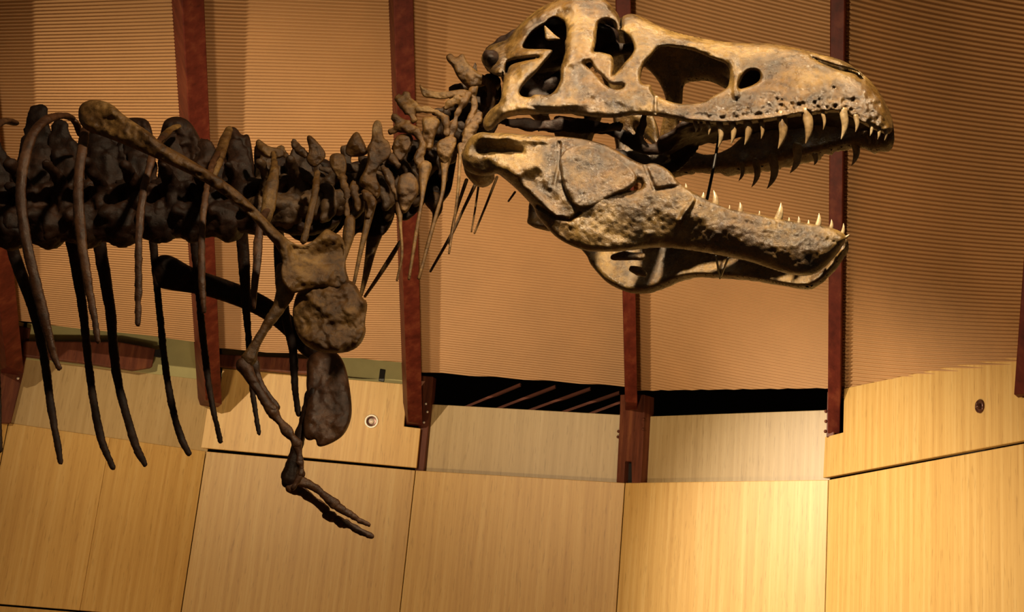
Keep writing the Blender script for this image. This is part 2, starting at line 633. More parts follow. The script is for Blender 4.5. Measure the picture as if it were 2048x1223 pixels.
br = brace(0, [(46, 711), (180, 727), (268, 740), (305, 734), (311, 696), (240, 683), (48, 681)], 0.11,
           'long dark brown timber brace with tapered end, left of the tall red beam')
n = facet(0)[3]
tip = prism([on_facet(0, u, v, 0.08) - np.array(br.location) for u, v in
             ((308, 712), (322, 714), (323, 698), (309, 699))], -n * 0.04)
mesh_obj('steel_pin', tip[0], tip[1], M_BLACK, br)
brace(1, [(436, 731), (470, 735), (612, 747), (626, 742), (640, 738), (640, 716), (610, 716), (470, 709), (438, 707)], 0.12,
      'short dark brown timber brace behind the ribs and hanging arm bones')


# round recessed lights in the proud panels
def downlight(k, u, v, rpx, ring_mat, cup_mat, label):
    A, B, d, n = facet(k)
    c = on_facet(k, u, v, 0.012)
    root = empty('recessed_light', c)
    tag(root, label, 'light fixture')
    R = rpx * float((c - EYE) @ _fw) / F_PX
    up = np.array([0, 0, 1.0])

    def lathe(name, prof, mat, seg=28):
        vv, ff = [], []
        for (r, h) in prof:
            for j in range(seg):
                a = 2 * math.pi * j / seg
                vv.append((d * math.cos(a) + up * math.sin(a)) * r + n * h)
        for i in range(len(prof) - 1):
            for j in range(seg):
                ff.append((i * seg + j, i * seg + (j + 1) % seg, (i + 1) * seg + (j + 1) % seg, (i + 1) * seg + j))
        return mesh_obj(name, vv, ff, mat, root, True)

    lathe('trim_ring', [(R, 0.0), (R, 0.008), (R * 0.9, 0.014), (R * 0.74, 0.010), (R * 0.70, 0.002)], ring_mat)
    lathe('reflector_cup', [(R * 0.72, 0.006), (R * 0.5, 0.004), (R * 0.28, 0.003), (0.001, 0.003)], cup_mat)
    lathe('bulb', [(R * 0.40, 0.004), (R * 0.38, 0.018), (R * 0.22, 0.030), (0.001, 0.034)], ring_mat)


downlight(1, 743, 842, 14, M_CHROME, M_SMOKE, 'chrome-ringed round light left of the red beam behind the hanging arm')
downlight(4, 1961, 812, 14, M_SMOKE, M_SMOKE, 'dark round light in the angled panel at far right')

# ------------------------------------------------------------------ bone builders
def catmull(P, n):
    P = np.array(P, float)
    if len(P) < 3:
        t = np.linspace(0, 1, n)[:, None]
        return P[0] * (1 - t) + P[-1] * t
    Q = np.vstack([2 * P[0] - P[1], P, 2 * P[-1] - P[-2]])
    out = []
    segs = len(P) - 1
    for x in np.linspace(0, segs, n):
        i = min(int(x), segs - 1)
        t = x - i
        a, b, c, e = Q[i], Q[i + 1], Q[i + 2], Q[i + 3]
        out.append(0.5 * ((2 * b) + (c - a) * t + (2 * a - 5 * b + 4 * c - e) * t * t + (3 * b - a - 3 * c + e) * t ** 3))
    return np.array(out)


def tube(pts, rad, sides=10, per=5, flat=1.0, flat_axis=(0, 1, 0), caps=True):
    """closed tapering tube through 3-D points; flat squeezes it along flat_axis"""
    n = max(2, (len(pts) - 1) * per + 1)
    PR = catmull(np.hstack([np.array(pts, float), np.array(rad, float)[:, None]]), n)
    P, R = PR[:, :3], np.maximum(PR[:, 3], 1e-4)
    if caps:
        t0 = P[0] - P[1]
        t0 /= np.linalg.norm(t0) + 1e-9
        t1 = P[-1] - P[-2]
        t1 /= np.linalg.norm(t1) + 1e-9
        pre_p = [P[0] + t0 * R[0] * a for a in (0.92, 0.6)]
        pre_r = [R[0] * a for a in (0.35, 0.8)]
        post_p = [P[-1] + t1 * R[-1] * a for a in (0.6, 0.92)]
        post_r = [R[-1] * a for a in (0.8, 0.35)]
        P = np.vstack([pre_p, P, post_p])
        R = np.concatenate([pre_r, R, post_r])
    V, F = [], []
    fa = np.array(flat_axis, float)
    for i in range(len(P)):
        t = P[min(i + 1, len(P) - 1)] - P[max(i - 1, 0)]
        t /= np.linalg.norm(t) + 1e-9
        y = fa - t * (fa @ t)
        if np.linalg.norm(y) < 0.15:
            y = np.array([0.3, 0.2, 1.0]) - t * (np.array([0.3, 0.2, 1.0]) @ t)
        y /= np.linalg.norm(y)
        x = np.cross(y, t)
        for j in range(sides):
            a = 2 * math.pi * j / sides
            V.append(P[i] + x * R[i] * math.cos(a) + y * R[i] * flat * math.sin(a))
    for i in range(len(P) - 1):
        for j in range(sides):
            F.append((i * sides + j, i * sides + (j + 1) % sides, (i + 1) * sides + (j + 1) % sides, (i + 1) * sides + j))
    F.append(tuple(reversed(range(sides))))
    F.append(tuple(range((len(P) - 1) * sides, len(P) * sides)))
    return V, F


def join(parts):
    V, F = [], []
    for v, f in parts:
        o = len(V)
        V += list(v)
        F += [tuple(i + o for i in q) for q in f]
    return V, F


def vnoise(x, y, z, seed=0):
    """smooth lattice value noise, vectorised"""
    def h(i, j, k):
        n = (i * 374761393 + j * 668265263 + k * 2147483647 + seed * 974711) & 0xffffffff
        n = ((n ^ (n >> 13)) * 1274126177) & 0xffffffff
        return ((n ^ (n >> 16)) & 0xffff) / 65535.0 - 0.5
    x, y, z = np.asarray(x, float), np.asarray(y, float), np.asarray(z, float)
    xi, yi, zi = np.floor(x).astype(np.int64), np.floor(y).astype(np.int64), np.floor(z).astype(np.int64)
    fx, fy, fz = x - xi, y - yi, z - zi
    fx, fy, fz = fx * fx * (3 - 2 * fx), fy * fy * (3 - 2 * fy), fz * fz * (3 - 2 * fz)
    r = 0
    for a in (0, 1):
        for b in (0, 1):
            for c in (0, 1):
                r = r + h(xi + a, yi + b, zi + c) * np.abs(1 - a - fx) * np.abs(1 - b - fy) * np.abs(1 - c - fz)
    return r


def fractal(P, scale, octaves=3, seed=0):
    P = np.asarray(P, float)
    s = 0
    for o in range(octaves):
        q = P * scale * 2 ** o
        s = s + vnoise(q[:, 0], q[:, 1], q[:, 2], seed + o) / 2 ** o
    return s


def remeshed(name, parts, mat, parent, voxel=0.007, smooth_it=2, rough=0.0, seed=0, rscale=30.0):
    """melt overlapping closed pieces into one continuous bone"""
    V, F = join(parts)
    me = bpy.data.meshes.new(name + '_raw')
    me.from_pydata([tuple(map(float, p)) for p in V], [], F)
    ob = bpy.data.objects.new(name + '_raw', me)
    col.objects.link(ob)
    md = ob.modifiers.new('r', 'REMESH')
    md.mode = 'VOXEL'
    md.voxel_size = voxel
    if smooth_it:
        sm = ob.modifiers.new('s', 'SMOOTH')
        sm.iterations = smooth_it
        sm.factor = 0.5
    dg = bpy.context.evaluated_depsgraph_get()
    ev = ob.evaluated_get(dg)
    out = bpy.data.meshes.new_from_object(ev, depsgraph=dg)
    out.name = name
    bpy.data.objects.remove(ob)
    bpy.data.meshes.remove(me)
    n = len(out.vertices)
    if rough and n:
        co = np.empty(n * 3)
        no = np.empty(n * 3)
        out.vertices.foreach_get('co', co)
        out.vertices.foreach_get('normal', no)
        co, no = co.reshape(-1, 3), no.reshape(-1, 3)
        co = co + no * (fractal(co, rscale, 3, seed) * rough)[:, None]
        out.vertices.foreach_set('co', co.ravel())
        out.update()
    out.polygons.foreach_set('use_smooth', [True] * len(out.polygons))
    out.materials.clear()
    out.materials.append(mat)
    o = bpy.data.objects.new(name, out)
    col.objects.link(o)
    o.parent = parent
    if parent.name.startswith('dinosaur_skeleton'):
        o.matrix_parent_inverse = Matrix.Translation(-Vector(parent.location))
    return o


def stroke(pts, flat=1.0, sides=10, per=5, mirror=False, k=1.0):
    """tube through (u, v, w, radius in photograph pixels)"""
    P = [S(u, v, w) for u, v, w, r in pts]
    R = [r * k * mpp(u, v, w) for u, v, w, r in pts]
    out = [tube(P, R, sides, per, flat)]
    if mirror:
        P2 = [flip(p) for p in P]
        out.append(tube(P2, R, sides, per, flat))
    return out


def seg_dist(U, Vv, loops):
    """signed distance (inside positive) and closest outline point for points against outline + holes"""
    best = np.full(U.shape, 1e9)
    cx = np.zeros(U.shape)
    cy = np.zeros(U.shape)
    inside = np.zeros(U.shape, bool)
    for loop in loops:
        n = len(loop)
        for i in range(n):
            x0, y0 = loop[i]
            x1, y1 = loop[(i + 1) % n]
            dx, dy = x1 - x0, y1 - y0
            l2 = dx * dx + dy * dy + 1e-9
            t = np.clip(((U - x0) * dx + (Vv - y0) * dy) / l2, 0, 1)
            qx, qy = x0 + t * dx, y0 + t * dy
            d = np.hypot(U - qx, Vv - qy)
            m = d < best
            best = np.where(m, d, best)
            cx = np.where(m, qx, cx)
            cy = np.where(m, qy, cy)
            if abs(dy) > 1e-9:
                c = ((y0 > Vv) != (y1 > Vv)) & (U < dx * (Vv - y0) / dy + x0)
                inside ^= c
    return np.where(inside, best, -best), cx, cy


def rounded(loop, it=2):
    """corner-cutting so traced outlines read as bone, not as polygons"""
    L = [np.array(p, float) for p in loop]
    for _ in range(it):
        Q = []
        for i in range(len(L)):
            a, b = L[i], L[(i + 1) % len(L)]
            Q += [a * 0.75 + b * 0.25, a * 0.25 + b * 0.75]
        L = Q
    return [tuple(p) for p in L]


def plate(outline, holes, wfun, thick, R, step=3.0, relief=None, back=0.7, mirror=False):
    """a curved sheet of bone with rounded rims: outline in photograph pixels, wfun gives its distance"""
    loops = [rounded(outline)] + [rounded(h) for h in holes]
    us = [p[0] for p in outline]
    vs = [p[1] for p in outline]
    gu = np.arange(min(us) - 2 * step, max(us) + 2 * step, step)
    gv = np.arange(min(vs) - 2 * step, max(vs) + 2 * step, step)
    U, Vv = np.meshgrid(gu, gv)
    D, cx, cy = seg_dist(U, Vv, loops)
    ins = D > 0
    cell = np.maximum.reduce([D[:-1, :-1], D[1:, :-1], D[:-1, 1:], D[1:, 1:]]) > 0.15 * step
    U = np.where(ins, U, cx)
    Vv = np.where(ins, Vv, cy)
    D = np.maximum(D, 0)
    x = np.minimum(D / R, 1)
    h = thick * np.sqrt(np.maximum(1 - (1 - x) ** 2, 0))
    wc = wfun(U, Vv)
    rel = relief(U, Vv, D) * np.minimum(D / (2 * step), 1) if relief is not None else 0
    idx_f = -np.ones(D.shape, int)
    idx_b = -np.ones(D.shape, int)
    need = np.zeros(D.shape, bool)
    need[:-1, :-1] |= cell
    need[1:, :-1] |= cell
    need[:-1, 1:] |= cell
    need[1:, 1:] |= cell
    V, F = [], []
    wf = wc - h - rel
    wb = wc + h * back
    for i, j in zip(*np.nonzero(need)):
        idx_f[i, j] = len(V)
        V.append(S(U[i, j], Vv[i, j], wf[i, j]))
        if D[i, j] <= 0:
            idx_b[i, j] = idx_f[i, j]
        else:
            idx_b[i, j] = len(V)
            p = S(U[i, j], Vv[i, j], wc[i, j])
            p = p + FRAME[1] * (wb[i, j] - wc[i, j])
            V.append(p)
    for i, j in zip(*np.nonzero(cell)):
        F.append((idx_f[i, j], idx_f[i + 1, j], idx_f[i + 1, j + 1], idx_f[i, j + 1]))
        q = (idx_b[i, j], idx_b[i, j + 1], idx_b[i + 1, j + 1], idx_b[i + 1, j])
        if q != F[-1] and set(q) != set(F[-1]):
            F.append(q)
    out = [(V, F)]
    if mirror:
        V2 = [flip(p) for p in V]
        out.append((V2, [tuple(reversed(f)) for f in F]))
    return out


def interp(tab):
    a = np.array(tab, float)
    return lambda x: np.interp(x, a[:, 0], a[:, 1])


def smooth01(x):
    x = np.clip(x, 0, 1)
    return x * x * (3 - 2 * x)


# ------------------------------------------------------------------ the skeleton
def relief_soft(seed, amp=0.014):
    def f(u, v, d):
        P = np.stack([u.ravel(), v.ravel(), np.zeros(u.size)], 1)
        return fractal(P, 0.04, 4, seed).reshape(u.shape) * amp
    return f


base = S(620, 420, 0.0)
skeleton = empty('dinosaur_skeleton', (base[0], base[1], 0.0))
tag(skeleton, 'brown and gold mounted dinosaur skeleton with open toothed jaws', 'skeleton')

# --- upper skull
FRAME = HEAD
SK_OUT = [(971, 263), (964, 245), (972, 228), (986, 214), (1001, 204), (1005, 172), (1009, 140), (1003, 150), (990, 151),
          (977, 141), (966, 129), (961, 117), (968, 102), (980, 90), (1000, 84), (1012, 80), (1020, 72), (1036, 52), (1056, 34),
          (1080, 15), (1110, 1), (1140, -10), (1165, -15), (1195, -10), (1214, 2), (1228, 17), (1238, 30), (1240, 44), (1239, 62),
          (1243, 62), (1242, 46), (1243, 34), (1252, 29), (1264, 27), (1284, 33), (1310, 48), (1340, 61), (1370, 69), (1400, 75),
          (1450, 84), (1500, 86), (1550, 87), (1590, 95), (1640, 108), (1680, 118), (1704, 131), (1724, 146), (1746, 166), (1764, 192),
          (1777, 216), (1786, 242), (1787, 256), (1780, 268), (1766, 266), (1746, 258), (1722, 246), (1706, 236), (1690, 227),
          (1666, 224), (1643, 227), (1607, 230), (1570, 236), (1533, 243), (1496, 247), (1447, 249), (1410, 247), (1374, 244),
          (1337, 236), (1317, 232), (1290, 230), (1262, 229), (1232, 235), (1194, 235), (1146, 227), (1110, 227), (1072, 228),
          (1024, 230), (1000, 241), (984, 258)]
H_LTF = [(1041, 96), (1057, 71), (1072, 57), (1089, 49), (1097, 40), (1108, 33), (1121, 38), (1132, 48), (1133, 76), (1128, 86),
         (1131, 98), (1126, 120), (1120, 137), (1121, 157), (1117, 170), (1108, 184), (1096, 191), (1084, 189), (1067, 189),
         (1062, 195), (1042, 193), (1037, 183), (1047, 167), (1069, 147), (1084, 128), (1105, 104), (1104, 98), (1062, 98)]
H_SQ = [(1010, 124), (1024, 119), (1045, 116), (1078, 112), (1079, 116), (1046, 122), (1018, 130), (1014, 146), (1010, 150)]
H_ORB = [(1197, 41), (1216, 37), (1229, 41), (1234, 50), (1237, 62), (1246, 62), (1262, 76), (1268, 93), (1267, 106), (1251, 123),
         (1238, 139), (1223, 156), (1229, 134), (1226, 114), (1219, 108), (1194, 103), (1186, 105), (1192, 86), (1193, 64)]
H_LOW = [(1168, 127), (1182, 121), (1186, 137), (1204, 152), (1221, 170), (1248, 169), (1243, 178), (1226, 178), (1207, 168),
         (1192, 148), (1178, 137)]
H_AOF = [(1324, 91), (1349, 94), (1378, 98), (1405, 108), (1428, 118), (1450, 125), (1459, 138), (1459, 157), (1457, 172),
         (1447, 181), (1428, 191), (1408, 204), (1386, 208), (1361, 208), (1337, 203), (1312, 190), (1303, 180), (1302, 168),
         (1288, 169), (1281, 164), (1281, 150), (1286, 131), (1295, 118), (1305, 108), (1314, 96)]
H_MAX = [(1477, 179), (1479, 166), (1489, 147), (1501, 139), (1515, 141), (1522, 151), (1518, 162), (1508, 169), (1493, 175)]
H_NAR = [(1618, 111), (1643, 121), (1680, 133), (1714, 141), (1727, 151), (1727, 159), (1720, 159), (1712, 147), (1683, 142),
         (1656, 132), (1631, 120)]
hwS = interp([(955, .23), (1000, .27), (1100, .29), (1200, .275), (1300, .235), (1400, .19), (1500, .165), (1600, .148), (1680, .125),
              (1730, .095), (1765, .06), (1782, .03), (1795, .01)])
topS = interp([(955, 110), (985, 88), (1012, 80), (1056, 34), (1110, 1), (1165, -15), (1214, 2), (1240, 30), (1264, 27), (1340, 61),
               (1400, 75), (1500, 86), (1590, 95), (1680, 118), (1724, 146), (1764, 192), (1787, 256)])
botS = interp([(955, 262), (1000, 240), (1100, 229), (1300, 232), (1450, 250), (1600, 230), (1690, 227), (1790, 266)])


def wSkull(u, v):
    t = np.clip((v - topS(u)) / np.maximum(botS(u) - topS(u), 12), 0, 1)
    snout = np.sin(0.5 * math.pi * np.clip(t, 0, 1) ** 0.62)
    rear = 0.28 + 0.72 * np.sin(0.5 * math.pi * np.clip(t * 1.25, 0, 1))
    m = smooth01((u - 1200) / 160)
    c = rear * (1 - m) + (0.08 + 0.92 * snout) * m
    return -hwS(u) * c


pits = []
for i in range(46):
    u = 1372 + i * 7.6 + rng.uniform(-2, 2)
    pits.append((u, float(botS(u)) - rng.uniform(6, 16), rng.uniform(2.2, 3.6), rng.uniform(.008, .016)))
for i in range(34):
    u = rng.uniform(1470, 1740)
    pits.append((u, float(botS(u)) - rng.uniform(18, 55), rng.uniform(2.0, 3.2), rng.uniform(.004, .010)))
for i in range(22):
    u = rng.uniform(1560, 1720)
    pits.append((u, 207 + rng.uniform(-9, 7), rng.uniform(2.5, 4.0), rng.uniform(.010, .016)))


def relief_skull(u, v, d):
    P = np.stack([u.ravel(), v.ravel(), np.zeros(u.size)], 1)
    r = fractal(P, 0.035, 4, 3).reshape(u.shape) * 0.009
    rug = smooth01((u - 1380) / 60) * smooth01((v - (botS(u) - 70)) / 40)
    r = r + fractal(P, 0.11, 3, 9).reshape(u.shape) * (0.002 + 0.007 * rug)
    for (a, b, rr, dd) in pits:
        q = ((u - a) ** 2 + (v - b) ** 2) / (rr * rr)
        r = r - 0.5 * dd * np.exp(-q)
    # cheek bar ridge, brow boss, seams
    def ridge(pts, wid, hgt):
        D, _, _ = seg_dist(u, v, [pts + pts[::-1]])
        return hgt * np.exp(-(np.abs(D) / wid) ** 2)
    r = r + ridge([(1010, 222), (1060, 212), (1120, 208), (1170, 206)], 9, 0.010)
    r = r + ridge([(1028, 70), (1060, 40), (1110, 16), (1150, 8)], 7, 0.014)
    r = r + ridge([(1150, 20), (1160, 60), (1150, 110)], 20, 0.02)
    r = r + ridge([(1340, 76), (1400, 90), (1460, 108), (1472, 150), (1472, 190)], 8, 0.014)
    r = r + ridge([(1380, 238), (1450, 243), (1530, 237), (1600, 224)], 5, 0.012)
    r = r - ridge([(1302, 170), (1312, 195), (1310, 232)], 2.5, 0.02)
    r = r - ridge([(1040, 207), (1090, 220), (1150, 220)], 3, 0.004)
    r = r - ridge([(1560, 95), (1610, 130), (1700, 215)], 14, 0.004)
    return r


sk_parts = plate(SK_OUT, [H_LTF, H_SQ, H_ORB, H_LOW, H_AOF, H_MAX, H_NAR], wSkull, 0.026, 12.0, 2.5, relief_skull, 0.7, True)
sk_parts += stroke([(1000, 104, 0, 8), (1040, 76, 0, 10), (1080, 46, 0, 11), (1120, 30, 0, 11), (1165, 22, 0, 11), (1205, 30, 0, 10),
                    (1226, 52, 0, 8)], 3.5, 12)
skull = mesh_obj('skull', *join(sk_parts), M_SKULL, skeleton, True)
skull['label'] = 'golden brown upper skull'
# closed bone inside the head: braincase, palate; shade put into their colour
inner = []
inner += stroke([(1000, 120, 0, 34), (1040, 105, 0, 46), (1100, 90, 0, 50), (1160, 80, 0, 44), (1215, 75, 0, 24)], 1.1)
inner += stroke([(985, 120, -.10, 22), (980, 118, -.17, 18), (982, 116, -.2, 13)], 1.0, mirror=True)
inner += stroke([(1030, 150, 0, 26), (1060, 190, 0, 22), (1090, 210, 0, 20)])
inner += stroke([(1060, 200, 0, 18), (1200, 110, 0, 14), (1290, 95, 0, 12)])
remeshed('braincase', inner, M_BONE_SHADED, skull, 0.008, 2, 0.012, 5)
pal = []
pal += stroke([(995, 240, -.22, 9), (1060, 250, -.16, 14), (1150, 252, -.13, 17), (1230, 262, -.11, 15), (1275, 290, -.10, 15),
               (1330, 296, -.07, 13), (1370, 262, -.06, 10)], 0.45, mirror=True)
pal += stroke([(1275, 290, -.10, 14), (1285, 250, -.13, 10), (1290, 225, -.16, 8)], 0.5, mirror=True)
pal += stroke([(1190, 262, -.20, 9), (1225, 255, -.22, 8), (1243, 250, -.23, 6), (1240, 262, -.22, 5)], 0.7, mirror=True)
pal += stroke([(1330, 296, 0, 13), (1400, 262, 0, 15), (1520, 235, 0, 14), (1640, 222, 0, 12), (1740, 236, 0, 10)], 5.5)
remeshed('palate', pal, M_BONE_SHADED, skull, 0.008, 2, 0.012, 6)


def tooth(u, v, tu, tv, wid, w, parent, mat=M_TOOTH, curve=None):
    """recurved tooth: root at (u, v), tip at (tu, tv), width in pixels"""
    dx, dy = tu - u, tv - v
    L = math.hypot(dx, dy)
    px, py = -dy / L, dx / L
    c = (curve if curve is not None else 0.10) * L
    if px < 0:
        px, py = -px, -py
    pts = []
    for t, r in ((-0.18, .46), (0.0, .50), (0.25, .47), (0.5, .38), (0.75, .24), (0.93, .09), (1.0, .03)):
        b = math.sin(math.pi * max(t, 0)) * c
        pts.append((u + dx * t + px * b, v + dy * t + py * b, w, wid * r))
    P = [S(a, b_, w_) for a, b_, w_, r in pts]
    R = [r * mpp(a, b_, w_) for a, b_, w_, r in pts]
    V, F = tube(P, R, 10, 2, 0.7, caps=False)
    return mesh_obj('tooth', V, F, mat, parent, True)


UP_NEAR = [(1391, 249, 1391, 265, 9), (1402, 250, 1401, 262, 7), (1416, 250, 1417, 270, 9), (1439, 249, 1436, 295, 14),
           (1464, 247, 1462, 288, 15), (1495, 246, 1489, 290, 18), (1522, 246, 1522, 278, 11), (1564, 238, 1556, 298, 21),
           (1613, 231, 1611, 288, 22), (1646, 232, 1646, 260, 8), (1687, 229, 1682, 279, 17), (1712, 238, 1711, 264, 11),
           (1742, 254, 1740, 272, 8), (1757, 260, 1755, 279, 8), (1771, 264, 1769, 281, 8)]
for (u, v, tu, tv, wd) in UP_NEAR:
    tooth(u, v - 3, tu, tv, wd, float(wSkull(np.array(u), np.array(float(botS(u))))) - 0.016, skull)
UP_FAR = [(1484, 330, 1477, 362, 10), (1512, 326, 1503, 374, 15), (1546, 318, 1534, 377, 19), (1594, 296, 1580, 346, 19),
          (1630, 310, 1628, 330, 11), (1709, 284, 1703, 331, 17), (1738, 272, 1736, 291, 9), (1753, 272, 1751, 292, 9),
          (1773, 264, 1771, 285, 9)]
for (u, v, tu, tv, wd) in UP_FAR:
    tooth(u, v, tu, tv, wd, 0.13 if u < 1720 else 0.04, skull, M_TOOTH, 0.14)

# --- lower jaw
JW_OUT = [(924, 330), (925, 306), (932, 284), (947, 269), (964, 263), (981, 266), (1010, 265), (1047, 269), (1084, 270), (1112, 272),
          (1133, 273), (1160, 276), (1194, 284), (1219, 292), (1243, 306), (1268, 321), (1290, 330), (1302, 325), (1320, 329),
          (1343, 344), (1354, 362), (1371, 374), (1393, 388), (1415, 400), (1434, 408), (1462, 418), (1486, 423), (1518, 428),
          (1542, 435), (1580, 441), (1611, 446), (1642, 450), (1667, 456), (1683, 463), (1693, 471), (1690, 484), (1675, 507),
          (1653, 531), (1630, 548), (1605, 552), (1573, 547), (1536, 535), (1499, 522), (1455, 513), (1409, 504), (1368, 498),
          (1331, 494), (1300, 495), (1268, 499), (1230, 503), (1190, 503), (1165, 500), (1133, 487), (1112, 474), (1100, 462),
          (1086, 446), (1073, 430), (1069, 416), (1052, 397), (1032, 377), (1010, 358), (993, 345), (982, 350), (960, 352), (938, 346)]
H_MF = [(1257, 379), (1266, 371), (1276, 361), (1284, 368), (1281, 378), (1268, 382)]
hwJ = interp([(915, .27), (1000, .29), (1100, .27), (1250, .23), (1400, .18), (1500, .14), (1580, .10), (1640, .06), (1675, .03),
              (1700, .008)])
topJ = interp([(920, 300), (960, 263), (1130, 272), (1240, 305), (1300, 326), (1343, 344), (1415, 400), (1518, 428), (1642, 450),
               (1695, 472)])
botJ = interp([(920, 350), (1000, 350), (1070, 418), (1165, 500), (1300, 496), (1455, 513), (1605, 552), (1660, 525), (1695, 480)])


def wJaw(u, v):
    t = np.clip((v - topJ(u)) / np.maximum(botJ(u) - topJ(u), 20), 0, 1)
    m = smooth01((u - 1180) / 200)
    return -hwJ(u) * (1 - (0.10 + 0.24 * m) * t ** 2 * (1 - 0.0)) - 0.012 * np.sin(math.pi * t)


jp = []
for i in range(44):
    u = rng.uniform(1370, 1680)
    jp.append((u, float(topJ(u)) + rng.uniform(10, 26), rng.uniform(2, 3.4), rng.uniform(.006, .013)))
for i in range(30):
    u = rng.uniform(1300, 1660)
    jp.append((u, float(topJ(u)) + rng.uniform(26, 80), rng.uniform(2, 3.2), rng.uniform(.004, .009)))


def relief_jaw(u, v, d):
    P = np.stack([u.ravel(), v.ravel(), np.zeros(u.size)], 1)
    r = fractal(P, 0.03, 3, 21).reshape(u.shape) * 0.008
    r = r + fractal(P, 0.12, 3, 27).reshape(u.shape) * 0.0025
    for (a, b, rr, dd) in jp:
        r = r - 0.3 * dd * np.exp(-((u - a) ** 2 + (v - b) ** 2) / (rr * rr))

    def ridge(pts, wid, hgt):
        D, _, _ = seg_dist(u, v, [pts + pts[::-1]])
        return hgt * np.exp(-(np.abs(D) / wid) ** 2)
    r = r + ridge([(950, 274), (985, 273)], 9, 0.012) + ridge([(970, 273), (1020, 274)], 8, 0.012) + ridge([(1010, 274), (1090, 280)], 8, 0.010)
    r = r - ridge([(958, 300), (1000, 300), (1040, 303)], 9, 0.020)
    r = r + ridge([(1000, 335), (1035, 345), (1070, 330)], 14, 0.018)
    r = r + ridge([(1030, 352), (1075, 395), (1110, 430)], 10, 0.014)
    r = r - ridge([(1075, 412), (1110, 435), (1140, 440), (1160, 425)], 3.0, 0.018)
    r = r - ridge([(1118, 285), (1118, 330), (1108, 370)], 4.0, 0.012)
    r = r - ridge([(1290, 332), (1310, 380), (1360, 372)], 4.0, 0.012)
    r = r + ridge([(1360, 440), (1385, 400)], 5.0, 0.016)
    return r


jaw_parts = plate(JW_OUT, [H_MF], wJaw, 0.030, 14.0, 2.5, relief_jaw, 0.7, True)
jaw_parts += stroke([(942, 312, -.24, 20), (954, 332, -.21, 28), (964, 348, -.17, 27)], 1.0, 12, 5)
jaw = mesh_obj('lower_jaw', *join(jaw_parts), M_SKULL, skeleton, True)
jaw['label'] = 'golden brown lower jaw'
PLT = [(1116, 318), (1120, 345), (1122, 365), (1129, 380), (1136, 400), (1152, 416), (1170, 419), (1192, 413), (1216, 398),
       (1246, 385), (1266, 374), (1276, 358), (1268, 340), (1240, 318), (1205, 298), (1165, 288), (1135, 294)]


def relief_plt(u, v, d):
    P = np.stack([u.ravel(), v.ravel(), np.zeros(u.size)], 1)
    return fractal(P, 0.045, 4, 33).reshape(u.shape) * 0.007 - 0.006 * np.exp(-((u - 1180) ** 2 + (v - 345) ** 2) / 900)


plp = plate(PLT, [], lambda u, v: wJaw(u, v) - 0.024, 0.016, 9.0, 2.5, relief_plt, 0.9, True)
for q in plp:
    mesh_obj('surangular_plate', *q, M_SKULL, jaw, True)
LOW = [(1372, 377, 1371, 366, 8), (1405, 396, 1407, 384, 10), (1431, 408, 1427, 380, 14), (1480, 424, 1480, 404, 12),
       (1554, 441, 1562, 405, 17), (1597, 446, 1597, 432, 8), (1635, 451, 1638, 426, 12), (1661, 456, 1663, 438, 9),
       (1684, 466, 1687, 446, 8), (1458, 419, 1459, 410, 6), (1518, 430, 1519, 421, 6), (1577, 444, 1578, 434, 6),
       (1616, 449, 1617, 439, 6), (1690, 472, 1699, 468, 6)]
for (u, v, tu, tv, wd) in LOW:
    tooth(u, v + 3, tu, tv, wd, float(wJaw(np.array(u), np.array(v))) + 0.004, jaw, M_TOOTH, 0.06)

# sinus walls added behind the snout opening, dark colour standing in for shade
for pts_ in ([(1466, 190), (1468, 160), (1484, 136), (1504, 128), (1526, 134), (1534, 152), (1526, 174), (1500, 188)],):
    for q_ in plate(pts_, [], lambda u, v: wSkull(u, v) + 0.055, .006, 6, 3.0, None, .9, True):
        mesh_obj('sinus_shade_wall', *q_, M_BONE_SHADED, skull, True)
# tongue-bone ends between the jaw halves
for q_ in ([(1226, 514, -.02, 8), (1250, 512, -.02, 10), (1282, 512, -.02, 9)], [(1264, 538, .02, 8), (1278, 542, .02, 11), (1288, 548, .02, 8)]):
    remeshed('hyoid_bone', stroke(q_, .8), M_SKULL, skeleton, .005, 2, .006, 71)
mesh_obj('inner_plate', *join(plate([(1087, 48), (1096, 56), (1110, 70), (1124, 79), (1108, 80), (1091, 82), (1089, 66)], [],
                                    lambda u, v: -.19 + 0 * u, .008, 5, 1.6)), M_SKULL, skull, True)

# thin steel armature rods
def rod(pts, r=2.2, label=None):
    P = [S(u, v, w) for u, v, w in pts]
    R = [r * mpp(u, v, w) for u, v, w in pts]
    V, F = tube(P, R, 8, 3)
    return mesh_obj('armature_rod', V, F, M_BLACK, skeleton, True)


rod([(1441, 255, -.03), (1428, 330, -.05), (1414, 398, -.08)], 3.0)
rod([(1432, 512, -.05), (1440, 556, .10)], 2.2)
rod([(1456, 516, -.05), (1442, 552, .10)], 2.2)


FRAME = BODY
